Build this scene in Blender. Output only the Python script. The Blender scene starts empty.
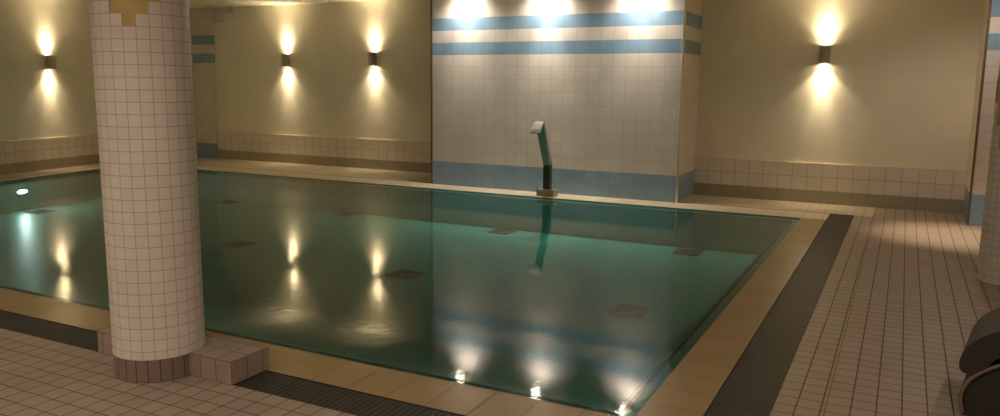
import bpy, math, random
from mathutils import Vector, Matrix
random.seed(4)
PI = math.pi
sc = bpy.context.scene
COL = sc.collection

# ------------------------------------------------------------------ materials
def new_mat(name):
    m = bpy.data.materials.new(name); m.use_nodes = True
    nt = m.node_tree; nt.nodes.clear()
    out = nt.nodes.new('ShaderNodeOutputMaterial')
    return m, nt, out

def principled(nt, out, col=(.5,.5,.5), rough=.5, metal=0., spec=.5):
    p = nt.nodes.new('ShaderNodeBsdfPrincipled')
    p.inputs['Base Color'].default_value = (*col, 1)
    p.inputs['Roughness'].default_value = rough
    p.inputs['Metallic'].default_value = metal
    p.inputs['Specular IOR Level'].default_value = spec
    nt.links.new(p.outputs[0], out.inputs[0])
    return p

def tile_mat(name, c1, c2, grout, w, hgt, mortar=.004, rough=.3, spec=.5, bump=.25, wob=.0, bias=0.):
    m, nt, out = new_mat(name)
    p = principled(nt, out, c1, rough, 0, spec)
    uv = nt.nodes.new('ShaderNodeUVMap')
    b = nt.nodes.new('ShaderNodeTexBrick')
    b.offset = 0; b.squash = 1
    b.inputs['Color1'].default_value = (*c1, 1); b.inputs['Color2'].default_value = (*c2, 1)
    b.inputs['Mortar'].default_value = (*grout, 1)
    b.inputs['Scale'].default_value = 1
    b.inputs['Mortar Size'].default_value = mortar
    b.inputs['Mortar Smooth'].default_value = .15
    b.inputs['Bias'].default_value = bias
    b.inputs['Brick Width'].default_value = w; b.inputs['Row Height'].default_value = hgt
    nt.links.new(uv.outputs[0], b.inputs['Vector'])
    # slow dirt / wear variation
    n = nt.nodes.new('ShaderNodeTexNoise'); n.inputs['Scale'].default_value = 2.3; n.inputs['Detail'].default_value = 5
    tc = nt.nodes.new('ShaderNodeTexCoord'); nt.links.new(tc.outputs['Object'], n.inputs['Vector'])
    mr = nt.nodes.new('ShaderNodeMapRange'); mr.inputs['To Min'].default_value = .86; mr.inputs['To Max'].default_value = 1.1
    nt.links.new(n.outputs['Fac'], mr.inputs['Value'])
    mx = nt.nodes.new('ShaderNodeMix'); mx.data_type = 'RGBA'; mx.blend_type = 'MULTIPLY'; mx.inputs['Factor'].default_value = 1
    nt.links.new(b.outputs['Color'], mx.inputs[6]); nt.links.new(mr.outputs[0], mx.inputs[7])
    nt.links.new(mx.outputs[2], p.inputs['Base Color'])
    rr = nt.nodes.new('ShaderNodeMapRange'); rr.inputs['To Min'].default_value = rough; rr.inputs['To Max'].default_value = .85
    nt.links.new(b.outputs['Fac'], rr.inputs['Value']); nt.links.new(rr.outputs[0], p.inputs['Roughness'])
    iv = nt.nodes.new('ShaderNodeMath'); iv.operation = 'SUBTRACT'; iv.inputs[0].default_value = 1
    nt.links.new(b.outputs['Fac'], iv.inputs[1])
    bp = nt.nodes.new('ShaderNodeBump'); bp.inputs['Strength'].default_value = bump; bp.inputs['Distance'].default_value = .003
    hsrc = iv.outputs[0]
    if wob:
        n2 = nt.nodes.new('ShaderNodeTexNoise'); n2.inputs['Scale'].default_value = 9; n2.inputs['Detail'].default_value = 2
        nt.links.new(tc.outputs['Object'], n2.inputs['Vector'])
        ad = nt.nodes.new('ShaderNodeMath'); ad.operation = 'MULTIPLY_ADD'; ad.inputs[1].default_value = wob
        nt.links.new(n2.outputs['Fac'], ad.inputs[0]); nt.links.new(iv.outputs[0], ad.inputs[2]); hsrc = ad.outputs[0]
    nt.links.new(hsrc, bp.inputs['Height']); nt.links.new(bp.outputs[0], p.inputs['Normal'])
    return m

def plain(name, col, rough=.5, metal=0., spec=.5, nscale=0, namp=.15, bump=0.):
    m, nt, out = new_mat(name)
    p = principled(nt, out, col, rough, metal, spec)
    if nscale:
        tc = nt.nodes.new('ShaderNodeTexCoord')
        n = nt.nodes.new('ShaderNodeTexNoise'); n.inputs['Scale'].default_value = nscale; n.inputs['Detail'].default_value = 6
        nt.links.new(tc.outputs['Object'], n.inputs['Vector'])
        r = nt.nodes.new('ShaderNodeValToRGB')
        r.color_ramp.elements[0].position = .3; r.color_ramp.elements[1].position = .7
        r.color_ramp.elements[0].color = (*[c*(1-namp) for c in col], 1); r.color_ramp.elements[1].color = (*[min(1, c*(1+namp)) for c in col], 1)
        nt.links.new(n.outputs['Fac'], r.inputs[0]); nt.links.new(r.outputs[0], p.inputs['Base Color'])
        if bump:
            n3 = nt.nodes.new('ShaderNodeTexNoise'); n3.inputs['Scale'].default_value = nscale*25; n3.inputs['Detail'].default_value = 3
            nt.links.new(tc.outputs['Object'], n3.inputs['Vector'])
            b = nt.nodes.new('ShaderNodeBump'); b.inputs['Strength'].default_value = bump; b.inputs['Distance'].default_value = .004
            nt.links.new(n3.outputs['Fac'], b.inputs['Height']); nt.links.new(b.outputs[0], p.inputs['Normal'])
    return m

def emit(name, col, st):
    m, nt, out = new_mat(name)
    e = nt.nodes.new('ShaderNodeEmission'); e.inputs[0].default_value = (*col, 1); e.inputs[1].default_value = st
    nt.links.new(e.outputs[0], out.inputs[0]); return m

def water_mat():
    m, nt, out = new_mat('pool_water')
    tr = nt.nodes.new('ShaderNodeBsdfTransparent'); tr.inputs[0].default_value = (.64, .85, .83, 1)
    gl = nt.nodes.new('ShaderNodeBsdfGlossy'); gl.inputs['Roughness'].default_value = .015
    gl.inputs['Color'].default_value = (1, 1, 1, 1)
    fr = nt.nodes.new('ShaderNodeFresnel'); fr.inputs['IOR'].default_value = 1.333
    mx = nt.nodes.new('ShaderNodeMixShader')
    tc = nt.nodes.new('ShaderNodeTexCoord')
    n = nt.nodes.new('ShaderNodeTexNoise'); n.inputs['Scale'].default_value = 5.5; n.inputs['Detail'].default_value = 3; n.inputs['Roughness'].default_value = .55
    n2 = nt.nodes.new('ShaderNodeTexNoise'); n2.inputs['Scale'].default_value = 26; n2.inputs['Detail'].default_value = 2
    nt.links.new(tc.outputs['Object'], n.inputs['Vector']); nt.links.new(tc.outputs['Object'], n2.inputs['Vector'])
    ad = nt.nodes.new('ShaderNodeMath'); ad.operation = 'MULTIPLY_ADD'; ad.inputs[1].default_value = .30
    nt.links.new(n2.outputs['Fac'], ad.inputs[0]); nt.links.new(n.outputs['Fac'], ad.inputs[2])
    n4 = nt.nodes.new('ShaderNodeTexNoise'); n4.inputs['Scale'].default_value = 70; n4.inputs['Detail'].default_value = 1
    nt.links.new(tc.outputs['Object'], n4.inputs['Vector'])
    ad2 = nt.nodes.new('ShaderNodeMath'); ad2.operation = 'MULTIPLY_ADD'; ad2.inputs[1].default_value = .13
    nt.links.new(n4.outputs['Fac'], ad2.inputs[0]); nt.links.new(ad.outputs[0], ad2.inputs[2])
    b = nt.nodes.new('ShaderNodeBump'); b.inputs['Strength'].default_value = 1; b.inputs['Distance'].default_value = RIPPLE
    nt.links.new(ad2.outputs[0], b.inputs['Height'])
    nt.links.new(b.outputs[0], gl.inputs['Normal'])
    nt.links.new(fr.outputs[0], mx.inputs[0]); nt.links.new(tr.outputs[0], mx.inputs[1]); nt.links.new(gl.outputs[0], mx.inputs[2])
    nt.links.new(mx.outputs[0], out.inputs[0])
    return m
RIPPLE = .0010

PINK = (.80, .72, .64); PINK2 = (.75, .67, .60)
M = {}
M['plaster'] = plain('plaster_wall', (.86, .79, .65), .85, 0, .2, 1.3, .06, .25)
M['ceil'] = plain('ceiling_plaster', (.85, .78, .65), .85, 0, .2, 1.0, .05, .1)
M['gold_plaster'] = plain('gold_plaster', (.62, .46, .20), .8, 0, .2, 8, .15, .4)
M['wtile'] = tile_mat('white_wall_tile', (.74,.67,.61), (.71,.64,.58), (.54,.47,.41), .19, .1885, .004, .22, .5, .3, .35)
M['btile'] = tile_mat('blue_wall_tile', (.27,.40,.53), (.23,.35,.48), (.20,.29,.37), .19, .1885, .003, .22, .5, .3, .35)
M['bstripe'] = M['btile']
M['base_tile'] = tile_mat('beige_baseboard_tile', (.80,.72,.62), (.76,.68,.58), (.50,.42,.33), .20, .193, .005, .35, .5, .3)
M['dark_band'] = tile_mat('brown_band_tile', (.40,.35,.26), (.375,.33,.245), (.31,.26,.19), .20, .25, .003, .4)
M['floor'] = tile_mat('floor_tile', (.36,.27,.205), (.32,.24,.18), (.13,.085,.055), .116, .116, .004, .42, .4, .5)
M['coping'] = tile_mat('ochre_coping_tile', (.37,.245,.105), (.33,.215,.09), (.18,.12,.06), .245, .353, .005, .26, .5, .3)
M['farcoping'] = tile_mat('beige_coping_tile', (.60,.50,.36), (.55,.46,.33), (.42,.33,.22), .245, .27, .004, .4, .4, .3)
M['deck2'] = tile_mat('light_deck_tile', (.50,.41,.29), (.46,.38,.27), (.28,.21,.14), .116, .116, .003, .4, .4, .3)
M['col_tile'] = tile_mat('column_mosaic_tile', PINK, PINK2, (.46,.36,.29), .063, .063, .0019, .35, .4, .4)
M['col_base'] = tile_mat('column_base_tile', (.25,.18,.14), (.21,.155,.12), (.08,.055,.04), .063, .25, .003, .35)
M['plinth'] = tile_mat('plinth_tile', (.38,.285,.23), (.34,.255,.205), (.20,.14,.10), .115, .13, .004, .4)
M['basin'] = tile_mat('pool_basin_tile', (.15,.46,.41), (.149,.458,.408), (.147,.45,.40), .2, .2, .004, .4)
M['ledge'] = plain('ledge_tile', (.13,.36,.29), .5, 0, .4, 5, .1)
M['dark'] = plain('dark_groove', (.03,.028,.02), .8)
M['joint'] = plain('brown_joint', (.15,.10,.05), .8)
M['grate'] = plain('grating_plastic', (.06,.05,.04), .45, 0, .5, 4, .15)
M['metal'] = plain('brushed_steel', (.5,.48,.43), .32, 1, .5, 3, .08)
M['lampmetal'] = plain('lamp_aluminium', (.46,.41,.34), .42, .7, .5, 3, .08)
M['trimmetal'] = plain('corner_steel', (.9,.84,.72), .22, 1)
M['spout'] = plain('spout_steel', (.30,.32,.27), .35, .45)
M['post'] = plain('dark_post', (.07,.07,.06), .35, .5)
M['brass'] = plain('bronze_box', (.42,.34,.24), .35, .5)
M['lens'] = emit('lamp_glow', (1., .80, .50), 16)
M['dlens'] = emit('downlight_glow', (1., .86, .66), 55)
M['uwlens'] = emit('underwater_glow', (.75, .88, 1.), 5)
M['drain'] = plain('drain_cover', (.17,.16,.12), .5)
M['rattan'] = None
M['water'] = water_mat()

# wicker for the lounger
def wicker():
    m, nt, out = new_mat('dark_wicker')
    p = principled(nt, out, (.05,.045,.035), .6)
    uv = nt.nodes.new('ShaderNodeUVMap')
    w1 = nt.nodes.new('ShaderNodeTexChecker'); w1.inputs['Scale'].default_value = 90
    w1.inputs['Color1'].default_value = (.042,.036,.025,1); w1.inputs['Color2'].default_value = (.028,.024,.018,1)
    nt.links.new(uv.outputs[0], w1.inputs['Vector']); nt.links.new(w1.outputs[0], p.inputs['Base Color'])
    b = nt.nodes.new('ShaderNodeBump'); b.inputs['Strength'].default_value = .4; b.inputs['Distance'].default_value = .002
    nt.links.new(w1.outputs[1], b.inputs['Height']); nt.links.new(b.outputs[0], p.inputs['Normal'])
    return m
M['rattan'] = wicker()
M['rim'] = plain('lounger_rim', (.22,.15,.11), .4)  # lighter brown, a highlight put into the colour

# ------------------------------------------------------------------ mesh helper
class MB:
    def __init__(s): s.v=[]; s.f=[]; s.m=[]; s.uv=[]; s.mats=[]; s.sm=[]
    def mi(s, mat):
        if mat not in s.mats: s.mats.append(mat)
        return s.mats.index(mat)
    def face(s, pts, mat, uvs=None, smooth=False):
        n = len(s.v); s.v += [tuple(p) for p in pts]; s.f.append(list(range(n, n+len(pts))))
        s.m.append(s.mi(mat)); s.uv.append(uvs or [(p[0], p[1]) for p in pts]); s.sm.append(smooth)
    def quad_h(s, x0,y0,x1,y1,z,mat,u0=0,v0=0):
        s.face([(x0,y0,z),(x1,y0,z),(x1,y1,z),(x0,y1,z)], mat, [(x-u0,y-v0) for x,y in ((x0,y0),(x1,y0),(x1,y1),(x0,y1))])
    def wall(s, a, b, z0, z1, mat, u0=0, vz=0):
        """vertical quad from plan point a to b; its front is on the right of a->b"""
        L = math.dist(a, b)
        s.face([(a[0],a[1],z0),(b[0],b[1],z0),(b[0],b[1],z1),(a[0],a[1],z1)], mat, [(u0,z0-vz),(u0+L,z0-vz),(u0+L,z1-vz),(u0,z1-vz)])
    def box(s, x0,y0,z0,x1,y1,z1,mat,top=None,u0=0,v0=0,vz=0):
        t = top or mat
        s.face([(x0,y0,z1),(x1,y0,z1),(x1,y1,z1),(x0,y1,z1)], t, [(x-u0,y-v0) for x,y in ((x0,y0),(x1,y0),(x1,y1),(x0,y1))])
        s.face([(x0,y1,z0),(x1,y1,z0),(x1,y0,z0),(x0,y0,z0)], mat)
        for a,b in (((x0,y0),(x1,y0)),((x1,y0),(x1,y1)),((x1,y1),(x0,y1)),((x0,y1),(x0,y0))):
            hor = a[1]==b[1]
            ua = (a[0]-u0) if hor else (a[1]-v0); ub = (b[0]-u0) if hor else (b[1]-v0)
            s.face([(a[0],a[1],z0),(b[0],b[1],z0),(b[0],b[1],z1),(a[0],a[1],z1)], mat, [(ua,z0-vz),(ub,z0-vz),(ub,z1-vz),(ua,z1-vz)])
    def lathe(s, cx, cy, prof, n, mat, cap=True, axis='z', smooth=True):
        """prof: list of (r, h) rings"""
        def P(r,h,a):
            x,y = r*math.cos(a), r*math.sin(a)
            return (cx+x, cy+y, h)
        for (r0,h0),(r1,h1) in zip(prof, prof[1:]):
            for k in range(n):
                a0,a1 = 2*PI*k/n, 2*PI*(k+1)/n
                s.face([P(r0,h0,a0),P(r0,h0,a1),P(r1,h1,a1),P(r1,h1,a0)], mat, [(a0*r0,h0),(a1*r0,h0),(a1*r0,h1),(a0*r0,h1)], smooth)
        if cap:
            for (r,h),rev in ((prof[0],True),(prof[-1],False)):
                if r > 1e-5:
                    pts = [P(r,h,2*PI*k/n) for k in range(n)]
                    s.face(pts[::-1] if rev else pts, mat)
    def extrude(s, prof, width, mat, M4, u=0):
        """closed 2-D profile (p,q) extruded along the third axis, transformed by M4"""
        n = len(prof); A=[M4@Vector((p,-width/2,q)) for p,q in prof]; B=[M4@Vector((p,width/2,q)) for p,q in prof]
        acc=0
        for i in range(n):
            j=(i+1)%n; d=math.dist(prof[i],prof[j])
            s.face([A[i],A[j],B[j],B[i]], mat, [(acc,0),(acc+d,0),(acc+d,width),(acc,width)], True); acc+=d
        s.face(A[::-1], mat, [prof[i] for i in range(n)][::-1]); s.face(B, mat, list(prof))
    def build(s, name, parent=None, loc=None, bevel=0, weld=True):
        me = bpy.data.meshes.new(name)
        me.from_pydata(s.v, [], s.f)
        ul = me.uv_layers.new(name='UVMap')
        li = 0
        for f, uv in zip(s.f, s.uv):
            for c in uv: ul.data[li].uv = c; li += 1
        for m in s.mats: me.materials.append(m)
        for p, mi, sm in zip(me.polygons, s.m, s.sm): p.material_index = mi; p.use_smooth = sm
        if weld:
            import bmesh
            bm = bmesh.new(); bm.from_mesh(me); bmesh.ops.remove_doubles(bm, verts=bm.verts, dist=1e-5)
            bmesh.ops.recalc_face_normals(bm, faces=bm.faces)
            bm.to_mesh(me); bm.free()
        o = bpy.data.objects.new(name, me); COL.objects.link(o)
        if loc: o.location = loc
        if parent: o.parent = parent
        if bevel:
            b = o.modifiers.new('bevel', 'BEVEL'); b.width = bevel; b.segments = 2; b.limit_method = 'ANGLE'; b.angle_limit = .6
        if any(s.sm):
            try:
                me.set_sharp_from_angle(angle=math.radians(40))
            except Exception: pass
        return o

def tag(o, label=None, cat=None, group=None, kind=None):
    if label: o['label'] = label
    if cat: o['category'] = cat
    if group: o['group'] = group
    if kind: o['kind'] = kind
    return o
def struct(mb, name, label=None, cat=None, weld=True):
    o = mb.build(name, weld=weld); o['kind'] = 'structure'
    if label: o['label'] = label
    if cat: o['category'] = cat
    return o
def empty(name, loc, label, cat, group=None, rz=0):
    o = bpy.data.objects.new(name, None); COL.objects.link(o); o.location = loc; o.rotation_euler.z = rz
    o.empty_display_size = .1
    return tag(o, label, cat, group)
def copy_tree(o, parent=None):
    c = o.copy(); COL.objects.link(c)
    if parent: c.parent = parent
    for ch in list(o.children): copy_tree(ch, c)
    return c

# ------------------------------------------------------------------ key positions (metres)
YN, YN2, YN3 = 3.53, 3.18, 2.93         # near edge: water, coping/grating, grating/floor
XW, XC, XG = -1.066, -.770, -.480       # right edge: water, coping/grating, grating/floor
YP, YL = 10.404, 10.95                  # far water edge, slot behind coping
YPF = 10.892                            # pier front
YA, YR = 12.265, 11.92                  # alcove walls
PX0, PX1 = -6.817, -2.774               # pier
RPX = .775                              # right pier left side
ZC = 3.14
YB, XR = -4.0, 4.0                      # room extent behind / right of the camera
def xpl(y): return -12.79 - .219*(y-7.46)      # left water edge
def xwl(y): return -13.82 - .23*(y-8.76)       # left wall

# ------------------------------------------------------------------ floor
fc0 = M['deck2']; fl = MB(); fm = M['floor']; d = M['joint']
def poly(mb, pts, z, mat, u0=0, v0=0):
    mb.face([(x,y,z) for x,y in pts], mat, [(x-u0,y-v0) for x,y in pts])
DB = -.12
# near deck, split at the expansion joint
poly(fl, [(xwl(YB),YB),(-.262,YB),(-.262,YN3),(xwl(YN3),YN3)], 0, fm, -.262, YN3)
fl.quad_h(-.262, YB, -.244, YR, 0, fm, -.262, YN3)
fl.quad_h(-.244, YB, XR, YR, 0, fm, -.244, YN3)
fl.quad_h(XG, YN3, -.262, YL+.03, 0, fm, -.262, YN3)
# behind the slot (alcoves and under the pier)
fl.quad_h(PX0, YL+.03, -.262, YR, 0, fc0, -.262, YR)
poly(fl, [(xwl(YL+.03),YL+.03),(PX0,YL+.03),(PX0,YA),(xwl(YA),YA)], 0, fc0, -.262, YR)
# left deck
lp = .12
poly(fl, [(xwl(YN3),YN3),(xpl(YN3)-lp,YN3),(xpl(YL+.03)-lp,YL+.03),(xwl(YL+.03),YL+.03)], 0, fm, 0, YN3)
# recessed channels under the gratings
for (x0,y0,x1,y1) in ((xpl(YN3)-lp,YN3,XC,YN2),(XC,YN3,XG,YL)):
    fl.quad_h(x0,y0,x1,y1,DB,M['dark'])
fl.wall((xpl(YN3)-lp,YN3),(XG,YN3),DB,0,M['dark']); fl.wall((xpl(YN2)-lp,YN2),(XC,YN2),DB,0,M['dark'])
fl.wall((XC,YN2),(XC,YL),DB,0,M['dark']); fl.wall((XG,YN3),(XG,YL),DB,0,M['dark']); fl.wall((XC,YL),(XG,YL),DB,0,M['dark'])
fo = struct(fl, 'floor', 'pinkish brown square-tiled pool deck with dark grout', 'floor')

# thin slot drain line along the far deck
tr = MB()
tr.face([(xpl(YL)-lp,YL,-.002),(XG,YL,-.002),(XG,YL+.03,-.002),(xpl(YL)-lp,YL+.03,-.002)], M['joint'])
struct(tr, 'trim_1', 'thin brown slot line in the deck behind the far pool coping', 'trim')

# coping round the pool
cp = MB(); cm = M['coping']; fc = M['farcoping']
poly(cp, [(xpl(YN2)-lp,YN2),(XC,YN2),(XC,YN),(xpl(YN)-lp,YN)], 0, cm, XW, YN2)
cp.face([(XW,YN,0),(XC,YN,0),(XC,YP,0),(XW,YP,0)],cm,[(0,.02),(0,.316),(YP-YN,.316),(YP-YN,.02)])
poly(cp, [(xpl(YP)-lp,YP),(XC,YP),(XC,YL),(xpl(YL)-lp,YL)], 0, fc, XW, YP)
poly(cp, [(xpl(YN)-lp,YN),(xpl(YN),YN),(xpl(YP),YP),(xpl(YP)-lp,YP)], 0, fc, XW, YN)
for a,b in (((XW,YN),(xpl(YN),YN)),((XW,YP),(XW,YN)),((xpl(YP),YP),(XW,YP)),((xpl(YN),YN),(xpl(YP),YP))):
    cp.wall(a,b,-.035,0,M['ledge'])
struct(cp, 'trim_2', 'ochre tiled coping strip running round the pool edge', 'trim')

# ------------------------------------------------------------------ pool
pool = empty('swimming_pool', (-6.5, 7, -.5), 'teal tiled indoor swimming pool filled level with the deck', 'swimming pool')
def shift(mb, o):
    mb.v = [(x-o[0], y-o[1], z-o[2]) for x,y,z in mb.v]; return mb
PO = (-6.5, 7, -.5)
ZF = -.5
def ring(k):                                   # inset rectangle of the basin
    return [(XW-k,YN+k),(XW-k,YP-k),(xpl(YP)+k,YP-k),(xpl(YN)+k,YN+k)]
bs = MB()
R0, R1, R2, R3 = ring(0), ring(.085), ring(.10), ring(.135)
led = MB()
def band(mb, A, B, za, zb, mat):
    for i in range(4):
        j=(i+1)%4
        mb.face([(*A[i],za),(*A[j],za),(*B[j],zb),(*B[i],zb)], mat, [(0,0),(math.dist(A[i],A[j]),0),(math.dist(A[i],A[j]),math.dist(A[i],B[i])+abs(za-zb)),(0,math.dist(A[i],B[i])+abs(za-zb))])
band(led, R0, R1, -.035, -.035, M['ledge'])
band(led, R1, R2, -.055, -.055, M['dark']); band(led, R1, R1, -.035, -.055, M['dark']); band(led, R2, R2, -.055, -.025, M['dark'])
band(led, R2, ring(.118), -.025, -.025, M['ledge']); band(led, ring(.118), R3, -.025, -.045, M['dark'])
shift(led, PO).build('overflow_ledge', pool)
band(bs, R3, R3, -.045, ZF, M['basin'])
poly(bs, R3, ZF, M['basin'])
bs_o = shift(bs, PO).build('basin', pool)
wt = MB(); poly(wt, R0, -.010, M['water'])
wt_o = shift(wt, PO).build('water_surface', pool, weld=False)
tag(wt_o, 'still green water surface')

# drain covers on the pool floor
def drain_mesh():
    mb = MB(); s=.15
    mb.box(-s,-s,0,s,s,.012,M['drain'])
    return mb
D0 = empty('pool_drain', (0,0,ZF), '', 'drain cover', 'square drain covers on the pool floor')
fr = MB(); s=.16
for x0,y0,x1,y1 in ((-s,-s,s,-s+.02),(-s,s-.02,s,s),(-s,-s+.02,-s+.02,s-.02),(s-.02,-s+.02,s,s-.02)): fr.box(x0,y0,0,x1,y1,.016,M['drain'])
fr.build('frame', D0)
gr = MB(); gr.box(-s+.02,-s+.02,0,s-.02,s-.02,.008,M['drain'])
for k in range(9):
    x=-s+.035+k*.031; gr.box(x,-s+.03,.008,x+.012,s-.03,.014,M['dark'])
gr.build('grille', D0)
k_ = (1.6+.5)/2.6
dr = [(-2.697,8.672,'square drain cover in the pool nearest the right coping and the viewer'),
      (-2.907,12.297,'square drain cover under water below the right corner of the tiled pier'),
      (-6.293,12.412,'square drain cover left of the water spout reflection'),
      (-5.982,8.845,'square drain cover right of the reflected middle wall lamp pair'),
      (-9.855,12.614,'square drain cover under water in front of the left alcove, between the lamp reflections'),
      (-9.472,9.208,'faint drain cover under water to the right of the big tiled column'),
      (-13.10,12.755,'faint drain cover under water in the far left corner of the pool'),
      (-15.3,9.647,'faint drain cover under water left of the big column near the pool light')]
for i,(x,y,lab) in enumerate(dr):
    o = D0 if i==0 else copy_tree(D0)
    o.location = (x*k_, min(y*k_,10.1), ZF+.003); o['label'] = lab

UW = 2.5
# underwater light on the left basin wall
yy = 7.75; ang = math.atan(.219)
uw = empty('underwater_light', (xpl(yy)+.137, yy, -.19), 'small white underwater light glowing in the left pool wall', 'pool light', rz=ang)
m1 = MB(); m2 = MB()
def disc_x(mb, rx, rz_, x, mat, n=28, x0=0):
    pts=[(x, rx*math.cos(2*PI*k/n), rz_*math.sin(2*PI*k/n)) for k in range(n)]
    mb.face(pts, mat)
    for k in range(n):
        j=(k+1)%n; a,b=pts[k],pts[j]
        mb.face([a,b,(x0,b[1],b[2]),(x0,a[1],a[2])], mat)
disc_x(m1, .13, .06, .012, M['metal']); m1.build('bezel', uw)
disc_x(m2, .095, .035, .02, M['uwlens'], x0=.011); m2.build('lens', uw)
ul = bpy.data.lights.new('underwater_beam','AREA'); ul.energy=UW; ul.color=(.80,.97,.86); ul.shape='ELLIPSE'; ul.size=.2; ul.size_y=.09; ul.spread=PI
ulo = bpy.data.objects.new('underwater_beam',ul); COL.objects.link(ulo); ulo.parent=uw; ulo.location=(.03,0,0); ulo.rotation_euler=(0,-PI/2,0)

# ------------------------------------------------------------------ walls
wl = MB(); P_ = M['plaster']
wl.wall((xwl(YB)-.02,YB),(xwl(YA)-.02,YA),0,ZC,P_)
struct(wl,'wall_left')
wl = MB(); wl.wall((xwl(YA)-.3,YA),(PX0+.05,YA),0,ZC,P_); wl.wall((PX1-.05,YR),(RPX+.05,YR),0,ZC,P_); wl.wall((PX0,YA),(PX0,YPF+.05),0,ZC,P_)
struct(wl,'wall_back')
wl = MB(); wl.wall((XR,YR),(XR,YB),0,ZC,P_); struct(wl,'wall_right')
wl = MB(); wl.wall((XR,YB),(xwl(YB)-.3,YB),0,ZC,P_); struct(wl,'wall_front')
cl = MB(); poly(cl, [(xwl(YB)-.3,YB),(XR,YB),(XR,YA+.1),(xwl(YA)-.4,YA+.1)], ZC, M['ceil']); struct(cl,'ceiling')

ROW=.1885
def striped(mb, a, b, u0=0, dz=0, plain_=False):
    W,B = M['wtile'],M['btile']
    for z0,z1,m in ((0,2*ROW,B),(2*ROW,11*ROW,W),(11*ROW,12*ROW,B),(12*ROW,13*ROW,W),(13*ROW,14*ROW,B),(14*ROW,ZC,W)):
        mb.wall(a,b,max(0,z0+dz),min(ZC,z1+dz) if z1<ZC else ZC,W if plain_ else m,u0,dz)
pr = MB()
striped(pr,(PX0,YPF),(PX1,YPF)); striped(pr,(PX1,YPF),(PX1,YR+.03)); striped(pr,(PX0,YA),(PX0,YPF))
struct(pr,'wall_middle','white tiled wall pier with two blue stripes and blue foot behind the pool','wall')
pr = MB()
striped(pr,(RPX,YPF),(XR,YPF)); pr.wall((RPX,YR+.03),(RPX,YPF),2*ROW,ZC,M['plaster']); pr.wall((RPX,YR+.03),(RPX,YPF),0,2*ROW,M['btile'])
struct(pr,'wall_far_right','white tiled wall pier with blue stripes at the right edge','wall')
# corner pilaster at the far left
pr = MB()
PLX0, PLX1, PLY = -13.75, -13.05, 12.15
striped(pr,(-13.58,PLY),(PLX1,PLY),0,-.06); striped(pr,(PLX0-.4,PLY),(-13.58,PLY),0,-.06,True); striped(pr,(PLX1,PLY),(PLX1,YA),0,-.06)
struct(pr,'wall_corner','narrow tiled pilaster with blue stripes in the far left corner','wall')
pr = MB(); pr.box(PLX1,YA-.02,14*ROW+.2,PLX1+.28,YA-.001,14*ROW+.2+ROW,M['wtile']); 
pr.box(PLX1,YA-.02,14*ROW+.2+ROW,PLX1+.56,YA-.001,ZC-.002,M['wtile'])
struct(pr,'trim_3','stepped beige tiles beside the far left pilaster','trim')

# metal corner strips of the pier
t = MB()
t.lathe(PX1+.002,YPF-.002,[(.017,.001),(.017,ZC-.005)],16,M['trimmetal'])
struct(t,'trim_4','bright metal strip on the right corner of the middle pier','trim')
t = MB(); t.box(PX0-.02,YPF-.008,0,PX0+.012,YPF+.012,ZC-.005,M['joint'])
struct(t,'trim_5','dark metal strip on the left corner of the middle pier','trim')
t = MB(); t.box(RPX-.015,YPF-.012,0,RPX+.012,YPF+.012,ZC-.005,M['joint'])
struct(t,'trim_6','dark strip on the left corner of the right pier','trim')

# tiled skirtings (thick tile with a ledge)
def skirting(name, a, b, nrm, label):
    mb = MB(); th=.035
    A=(a[0]+nrm[0]*th,a[1]+nrm[1]*th); B=(b[0]+nrm[0]*th,b[1]+nrm[1]*th)
    mb.wall(A,B,0,.18,M['dark_band'],.0,-.03)
    mb.wall(A,B,.18,.566,M['base_tile'],.0,.18)
    mb.face([(*A,.566),(*B,.566),(*b,.566),(*a,.566)],M['farcoping'],[(0,0),(math.dist(a,b),0),(math.dist(a,b),.03),(0,.03)])
    mb.face([(*A,0),(*A,.566),(*a,.566),(*a,0)],M['base_tile']); mb.face([(*B,0),(*B,.566),(*b,.566),(*b,0)],M['base_tile'])
    return struct(mb,name,label,'skirting')
skirting('baseboard_back',(PLX1,YA),(PX0,YA),(0,-1),'beige tile skirting with brown foot in the left alcove')
skirting('baseboard_right',(PX1,YR),(RPX,YR),(0,-1),'beige tile skirting with brown foot in the right alcove')
n_=(math.cos(math.atan(.23)),math.sin(math.atan(.23)))
skirting('baseboard_left',(xwl(YB)-.02,YB),(xwl(YA)-.02,YA),n_,'beige tile skirting along the left wall')

# ------------------------------------------------------------------ gratings
def grating(name, x0,y0,x1,y1, along, label):
    g = empty(name, ((x0+x1)/2,(y0+y1)/2,0), label, 'drain grating', 'gratings in the overflow channel')
    cx,cy=(x0+x1)/2,(y0+y1)/2
    mb = MB(); p=.018; w=.0115
    if along=='x':
        n=int((x1-x0)/p)
        for i in range(n):
            x=x0+i*p-cx; mb.box(x,y0-cy+.006,-.028,x+w,y1-cy-.006,-.004+.0015*(i%2),M['grate'])
    else:
        n=int((y1-y0)/p)
        for i in range(n):
            y=y0+i*p-cy; mb.box(x0-cx+.006,y,-.028,x1-cx-.006,y+w,-.004+.0015*(i%2),M['grate'])
    o=mb.build('slats',g,weld=False); 
    rails = MB()
    if along=='x':
        for yy_ in (y0-cy+.004, -.009, y1-cy-.022): rails.box(x0-cx,yy_,-.034,x1-cx,yy_+.018,-.008,M['grate'])
    else:
        for xx_ in (x0-cx+.004, -.009, x1-cx-.022): rails.box(xx_,y0-cy,-.034,xx_+.018,y1-cy,-.008,M['grate'])
    rails.build('rail',g,weld=False)
    return g
CX, CY, CR = -3.64, 2.925, .2406
BX0, BX1, BY0, BY1, BZ = -4.17, -3.09, 2.92, 3.20, .13
grating('drain_grating', -11.7,YN3,BX0-.002,YN2,'x','dark ribbed channel grating left of the big column')
grating('drain_grating', BX1+.002,YN3,XG,YN2,'x','dark ribbed channel grating right of the column plinth along the near pool edge')
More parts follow.
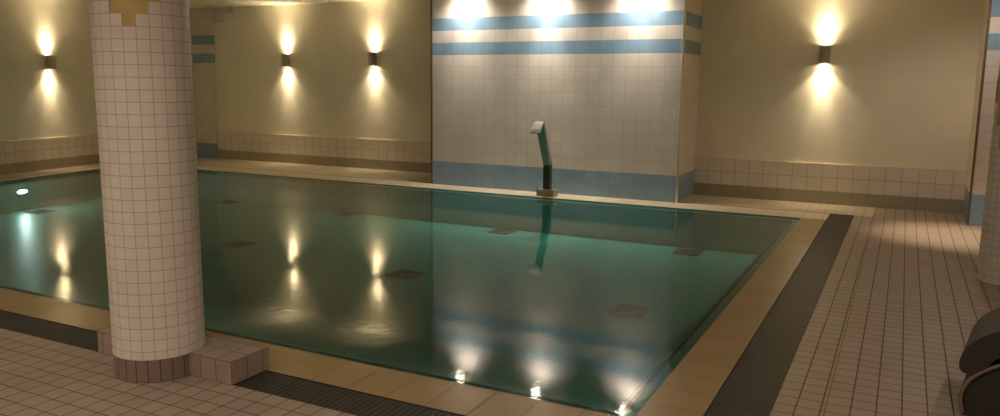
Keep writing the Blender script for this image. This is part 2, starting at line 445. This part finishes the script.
grating('drain_grating', XC,YN2+.002,XG,YL,'y','long dark channel grating along the right side of the pool')

# ------------------------------------------------------------------ columns
def column(cx, cy, r, label, facing, low, period, rise, bmat='col_base'):
    """tile mantle with an inverted-stair plaster field; low = bottom of the plaster wedge"""
    root = empty('tiled_column', (cx,cy,0), label, 'column')
    ns=24; sub=3; hz=.063*r/.2406 if False else .063
    base = MB(); core = MB(); tl = MB()
    rb = r-.004
    base.lathe(0,0,[(rb,0),(rb,.128)],ns*sub,M[bmat])
    core.lathe(0,0,[(r-.010,.12),(r-.010,ZC)],ns*sub,M['gold_plaster'],cap=False)
    for k in range(ns):
        dd = abs((k - facing + period/2) % period - period/2)
        steps = dd if rise>0 else 0
        top = low + round(steps)*hz*rise
        top = min(top, ZC)
        pass
        if top>ZC: top=ZC
        for s_ in range(sub):
            a0=2*PI*(k+s_/sub)/ns; a1=2*PI*(k+(s_+1)/sub)/ns
            P=lambda rr,a,z:(rr*math.cos(a),rr*math.sin(a),z)
            u0=(k+s_/sub)*.063; u1=(k+(s_+1)/sub)*.063
            tl.face([P(r,a0,.128),P(r,a1,.128),P(r,a1,top),P(r,a0,top)],M['col_tile'],[(u0,.128-low),(u1,.128-low),(u1,top-low),(u0,top-low)],True)
            tl.face([P(r,a0,top),P(r,a1,top),P(r-.010,a1,top),P(r-.010,a0,top)],M['col_tile'])
        # side edges of the step
        for aa in (2*PI*k/ns, 2*PI*(k+1)/ns):
            tl.face([P(r,aa,.128),P(r,aa,top),P(r-.010,aa,top),P(r-.010,aa,.128)],M['col_tile'])
    base.build('base_band',root); core.build('plaster_core',root); tl.build('tile_mantle',root,weld=False)
    return root
def sector_of(cx,cy,ang_off):
    a = math.atan2(-cy,-cx)+ang_off          # direction from column to camera
    return (a % (2*PI))/(2*PI)*24
s1 = sector_of(CX,CY,-.23); s1i = math.floor(s1)
column(CX,CY,CR,'big round column of small pinkish tiles standing on the near pool edge', s1i, 1.875, 12, 1)
CX2,CY2=.90,7.79
s2 = math.floor(sector_of(CX2,CY2,-.2))
column(CX2,CY2,.24,'round tiled column at the right edge, cut by the frame', s2, .75, 12, 3, 'col_tile')

# plinth under the big column (spans the channel)
pl = MB()
pl.box(BX0,BY0,0,BX1,BY1,BZ,M['plinth'],M['plinth'],BX1,BY0,0)
po = pl.build('column_plinth'); tag(po,'low tiled block spanning the channel beneath the big round column','plinth')

# ------------------------------------------------------------------ wall lamps
def wall_lamp():
    root = empty('wall_lamp',(0,0,0),'','wall lamp','up and down cylinder wall lamps')
    r=.072; H=.122; off=-.080
    hb = MB()
    n=32
    hb.lathe(0,off,[(r-.006,-H+.02),(r-.006,-H),(r,-H),(r,-.004),(r-.002,-.003),(r-.002,.003),(r,.004),(r,H),(r-.006,H),(r-.006,H-.02)],n,M['lampmetal'],cap=False)
    hb.lathe(0,off,[(.001,-H+.02),(r-.006,-H+.02)],n,M['lampmetal'],cap=False)
    hb.lathe(0,off,[(.001,H-.02),(r-.006,H-.02)],n,M['lampmetal'],cap=False)
    hb.build('housing',root)
    br = MB(); br.box(-.045,off+.055,-.07,.045,-.001,.07,M['lampmetal']); br.build('wall_bracket',root,bevel=.004)
    for sgn in (-1,1):
        l = MB(); z=sgn*(H-.012); pts=[(.055*math.cos(2*PI*k/24),off+.055*math.sin(2*PI*k/24),z) for k in range(24)]
        l.face(pts,M['lens']); z2=sgn*(H-.019)
        for k in range(24):
            a=pts[k];b=pts[(k+1)%24]; l.face([a,b,(b[0],b[1],z2),(a[0],a[1],z2)],M['lens'])
        l.build('lens',root)
        for size,blend,pw in ((102,.45,8.),(74,1.,13.),(42,1.,24.)) if sgn<0 else ((116,.8,9.),(76,1.,12.),(44,1.,18.)):
            ld = bpy.data.lights.new('lamp_beam','SPOT'); ld.energy=pw*(1.0 if sgn<0 else 1.0); ld.color=(1.,.82,.52); ld.spot_size=math.radians(size); ld.spot_blend=blend; ld.shadow_soft_size=.03
            lo = bpy.data.objects.new('lamp_beam',ld); COL.objects.link(lo); lo.parent=root
            lo.location=(0,off,sgn*(H+.005)); lo.rotation_euler=(0 if sgn<0 else PI,0,0)
    return root
LW, LN = 9., 34.
L0 = wall_lamp()
yl=9.15
lamps = [(-11.055,YA,2.05,0,'left lamp of the pair on the left alcove wall, beside the big column'),
         (-8.93,YA,2.065,0,'right lamp of the pair on the left alcove wall, nearer the tiled pier'),
         (-1.055,YR,2.075,0,'lone steel up and down lamp on the right alcove wall'),
         (xwl(yl)-.02,yl,1.93,PI/2+math.atan(.23),'steel up and down lamp on the left wall, left of the big column'),
         (xwl(5.6)-.02,5.6,1.93,PI/2+math.atan(.23),'steel up and down lamp on the left wall, nearer the viewer than the other one')]  # last lamp is out of view, added for light from the left
for i,(x,y,z,rz,lab) in enumerate(lamps):
    o = L0 if i==0 else copy_tree(L0)
    o.location=(x,y,z); o.rotation_euler.z=rz; o['label']=lab

# ------------------------------------------------------------------ ceiling downlights
def downlight():
    root = empty('ceiling_downlight',(0,0,ZC),'','ceiling light','recessed ceiling downlights')
    rg = MB(); rg.lathe(0,0,[(.055,-.002),(.055,-.014),(.085,-.012),(.088,-.001)],28,M['metal'],cap=False); rg.build('trim_ring',root)
    l = MB(); l.face([(.055*math.cos(2*PI*k/24),.055*math.sin(2*PI*k/24),-.006) for k in range(24)],M['dlens'])
    l.build('lens',root)
    return root
def add_spot(root, energy, col, size, blend, tilt=(0,0)):
    ld = bpy.data.lights.new('downlight_beam','SPOT'); ld.energy=energy; ld.color=col; ld.spot_size=math.radians(size); ld.spot_blend=blend; ld.shadow_soft_size=.05
    lo = bpy.data.objects.new('downlight_beam',ld); COL.objects.link(lo); lo.parent=root; lo.location=(0,0,-.03); lo.rotation_euler=(tilt[0],tilt[1],0)
DL0 = downlight()
pier = [(-6.15,'left downlight above the tiled pier'),(-4.79,'middle downlight above the tiled pier'),(-3.37,'right downlight above the tiled pier')]
deck = [(-6.5,1.2),(-2.4,1.0),(.9,1.6),(-9.8,1.2),(-4.5,-1.2),(-8.,-1.2),(-.8,-1.2),(1.45,5.4),(.68,10.0)]  # out-of-view downlights added as room fill; the last lights a bright deck patch
first=True
for x,lab in pier:
    o = DL0 if first else copy_tree(DL0); first=False
    o.location=(x,10.66,ZC); o['label']=lab; o['group']='downlights above the tiled pier'
base_children=list(DL0.children)
prs=[o for o in bpy.data.objects if o.name.startswith('ceiling_downlight') and o.type=='EMPTY']
dks=[]
for i,(x,y) in enumerate(deck):
    o = copy_tree(DL0); o.location=(x,y,ZC); o['label']='recessed downlight in the ceiling over the near and right deck'; o['group']='downlights over the deck'; dks.append(o)
for o in prs:
    add_spot(o, 60 if -5.5<o.location.x<-4 else 42, (1.,.88,.70), 52, 1., (.02,0)); add_spot(o, 38, (1.,.92,.80), 120, 1., (.32,0))
for o,(x,y) in zip(dks,deck):
    add_spot(o, 36 if y<4 else 17, (1.,.87,.72), 150, .6)
    if y>9: add_spot(o, 200, (1.,.84,.6), 42, 1.)

# ------------------------------------------------------------------ water spout
sx, sy = -4.61, 10.55
sp = empty('water_spout',(sx,sy,0),'steel swan-neck water spout on a square foot at the far pool edge','water spout')
b = MB(); b.box(-.14,-.085,0,.14,.085,.105,M['brass']); b.build('foot_box',sp,bevel=.008)
b = MB(); b.box(-.052,-.05,.105,.052,.05,.47,M['post']); b.build('post',sp,bevel=.006)
def slab(mb, path, w, th, mat):
    """flat bar swept along a path in the YZ plane; w across X, th thickness"""
    n=len(path); rings=[]
    for i,(y,z) in enumerate(path):
        a=path[max(0,i-1)]; c=path[min(n-1,i+1)]; t=Vector((c[0]-a[0],c[1]-a[1])).normalized(); nn=Vector((-t.y,t.x))
        ww = w[i] if isinstance(w,list) else w; tt = th[i] if isinstance(th,list) else th
        p=Vector((y,z)); q1=p+nn*tt/2; q2=p-nn*tt/2
        rings.append([(-ww/2,q1.x,q1.y),(ww/2,q1.x,q1.y),(ww/2,q2.x,q2.y),(-ww/2,q2.x,q2.y)])
    for A,B in zip(rings,rings[1:]):
        for k in range(4): mb.face([A[k],A[(k+1)%4],B[(k+1)%4],B[k]],mat)
    mb.face(rings[0][::-1],mat); mb.face(rings[-1],mat)
b = MB(); slab(b,[(0,.455),(-.01,.48),(-.10,.66),(-.20,.87),(-.285,1.05)],[.104,.104,.11,.118,.124],[.09,.088,.075,.062,.055],M['spout']); b.build('arm',sp,bevel=.004)
b = MB(); slab(b,[(-.275,1.06),(-.31,1.085),(-.36,1.06),(-.43,.995),(-.47,.95)],[.124,.13,.14,.155,.165],[.05,.045,.035,.03,.025],M['spout']); b.build('spout_mouth',sp,bevel=.003)

# ------------------------------------------------------------------ lounger at the right edge
lx, ly = .835, 4.57
lg = empty('wicker_lounge_chair',(lx,ly,0),'dark woven lounge chair with curled front edge, cut by the lower right frame edge','lounge chair',rz=-.15); lg.scale=(.93,.93,.93)
def smooth(pts, n=6):
    out=[]
    for i in range(len(pts)-1):
        p0=pts[max(0,i-1)];p1=pts[i];p2=pts[i+1];p3=pts[min(len(pts)-1,i+2)]
        for k in range(n):
            t=k/n
            out.append(tuple(.5*((2*p1[j])+(-p0[j]+p2[j])*t+(2*p0[j]-5*p1[j]+4*p2[j]-p3[j])*t*t+(-p0[j]+3*p1[j]-3*p2[j]+p3[j])*t**3) for j in range(2)))
    out.append(pts[-1]); return out
def ribbon(path, th):
    up=[];dn=[]; n=len(path)
    for i,(x,z) in enumerate(path):
        a=path[max(0,i-1)];c=path[min(n-1,i+1)]; tx,tz=c[0]-a[0],c[1]-a[1]; L=math.hypot(tx,tz) or 1
        tt=th*(.45+.55*min(1,min(i,n-1-i)/3)**.5)
        up.append((x-tz/L*tt/2,z+tx/L*tt/2)); dn.append((x+tz/L*tt/2,z-tx/L*tt/2))
    return up+dn[::-1]
I4=Matrix.Identity(4)
shell=smooth([(-.425,.245),(-.43,.31),(-.385,.385),(-.29,.45),(-.16,.53),(-.02,.62),(.12,.74),(.24,.86),(.36,.93),(.46,.90)])
b = MB(); b.extrude(ribbon(shell,.13),.62,M['rattan'],I4); b.build('seat_shell',lg)
arch=smooth([(-.46,.02),(-.475,.10),(-.46,.17),(-.42,.23),(-.35,.29),(-.24,.355),(-.1,.44),(.05,.53),(.18,.60),(.30,.60),(.38,.5),(.42,.3),(.5,.02)])
b = MB(); b.extrude(ribbon(arch,.02),.60,M['rattan'],I4); b.build('base_frame',lg)
def tube(mb, path, r, mat, n=8):
    rings=[]
    for i,p in enumerate(path):
        a=Vector(path[max(0,i-1)]); c=Vector(path[min(len(path)-1,i+1)]); t=(c-a).normalized(); u=t.cross(Vector((0,1,0))).normalized(); v_=t.cross(u)
        rings.append([tuple(Vector(p)+u*r*math.cos(2*PI*k/n)+v_*r*math.sin(2*PI*k/n)) for k in range(n)])
    for A,B in zip(rings,rings[1:]):
        for k in range(n): mb.face([A[k],A[(k+1)%n],B[(k+1)%n],B[k]],mat,None,True)
    mb.face(rings[0],mat); mb.face(rings[-1],mat)
b = MB(); tube(b,[(x,-.305,z+.004) for x,z in arch],.010,M['rim']); tag(b.build('piping',lg),'thin reddish brown edge piping')  # lighter tube paints in the highlight along the lounger edge
for sgn in (-1,1):
    b = MB(); pan=arch+[(.5,.0),(-.46,.0)]
    b.extrude(pan,.02,M['rattan'],Matrix.Translation((0,sgn*.27,0))); b.build('side_panel',lg)

# ------------------------------------------------------------------ camera
cam = bpy.data.cameras.new('camera'); co = bpy.data.objects.new('camera',cam); COL.objects.link(co)
pitch,roll,yaw,f = .1542,.0111,.4722,785.8
c_,s_=math.cos(yaw),math.sin(yaw)
fw=Vector((-s_,c_,0)); rt=Vector((c_,s_,0)); up=Vector((0,0,1))
F=fw*math.cos(pitch)-up*math.sin(pitch); U=up*math.cos(pitch)+fw*math.sin(pitch)
R=rt*math.cos(roll)+U*math.sin(roll); U2=U*math.cos(roll)-rt*math.sin(roll)
mt=Matrix((R,U2,-F)).transposed().to_4x4(); mt.translation=Vector((0,0,1.6))
co.matrix_world=mt
cam.sensor_fit='HORIZONTAL'; cam.sensor_width=36; cam.lens=f/1000*36; cam.clip_start=.05; cam.clip_end=100
sc.camera=co

w = bpy.data.worlds.new('world'); sc.world=w; w.use_nodes=True
w.node_tree.nodes['Background'].inputs[0].default_value=(.9,.75,.55,1); w.node_tree.nodes['Background'].inputs[1].default_value=0
sc.view_settings.view_transform='Standard'; sc.view_settings.look='None'; sc.view_settings.gamma=1
sc.view_settings.exposure=1.32; sc.view_settings.use_curve_mapping=False
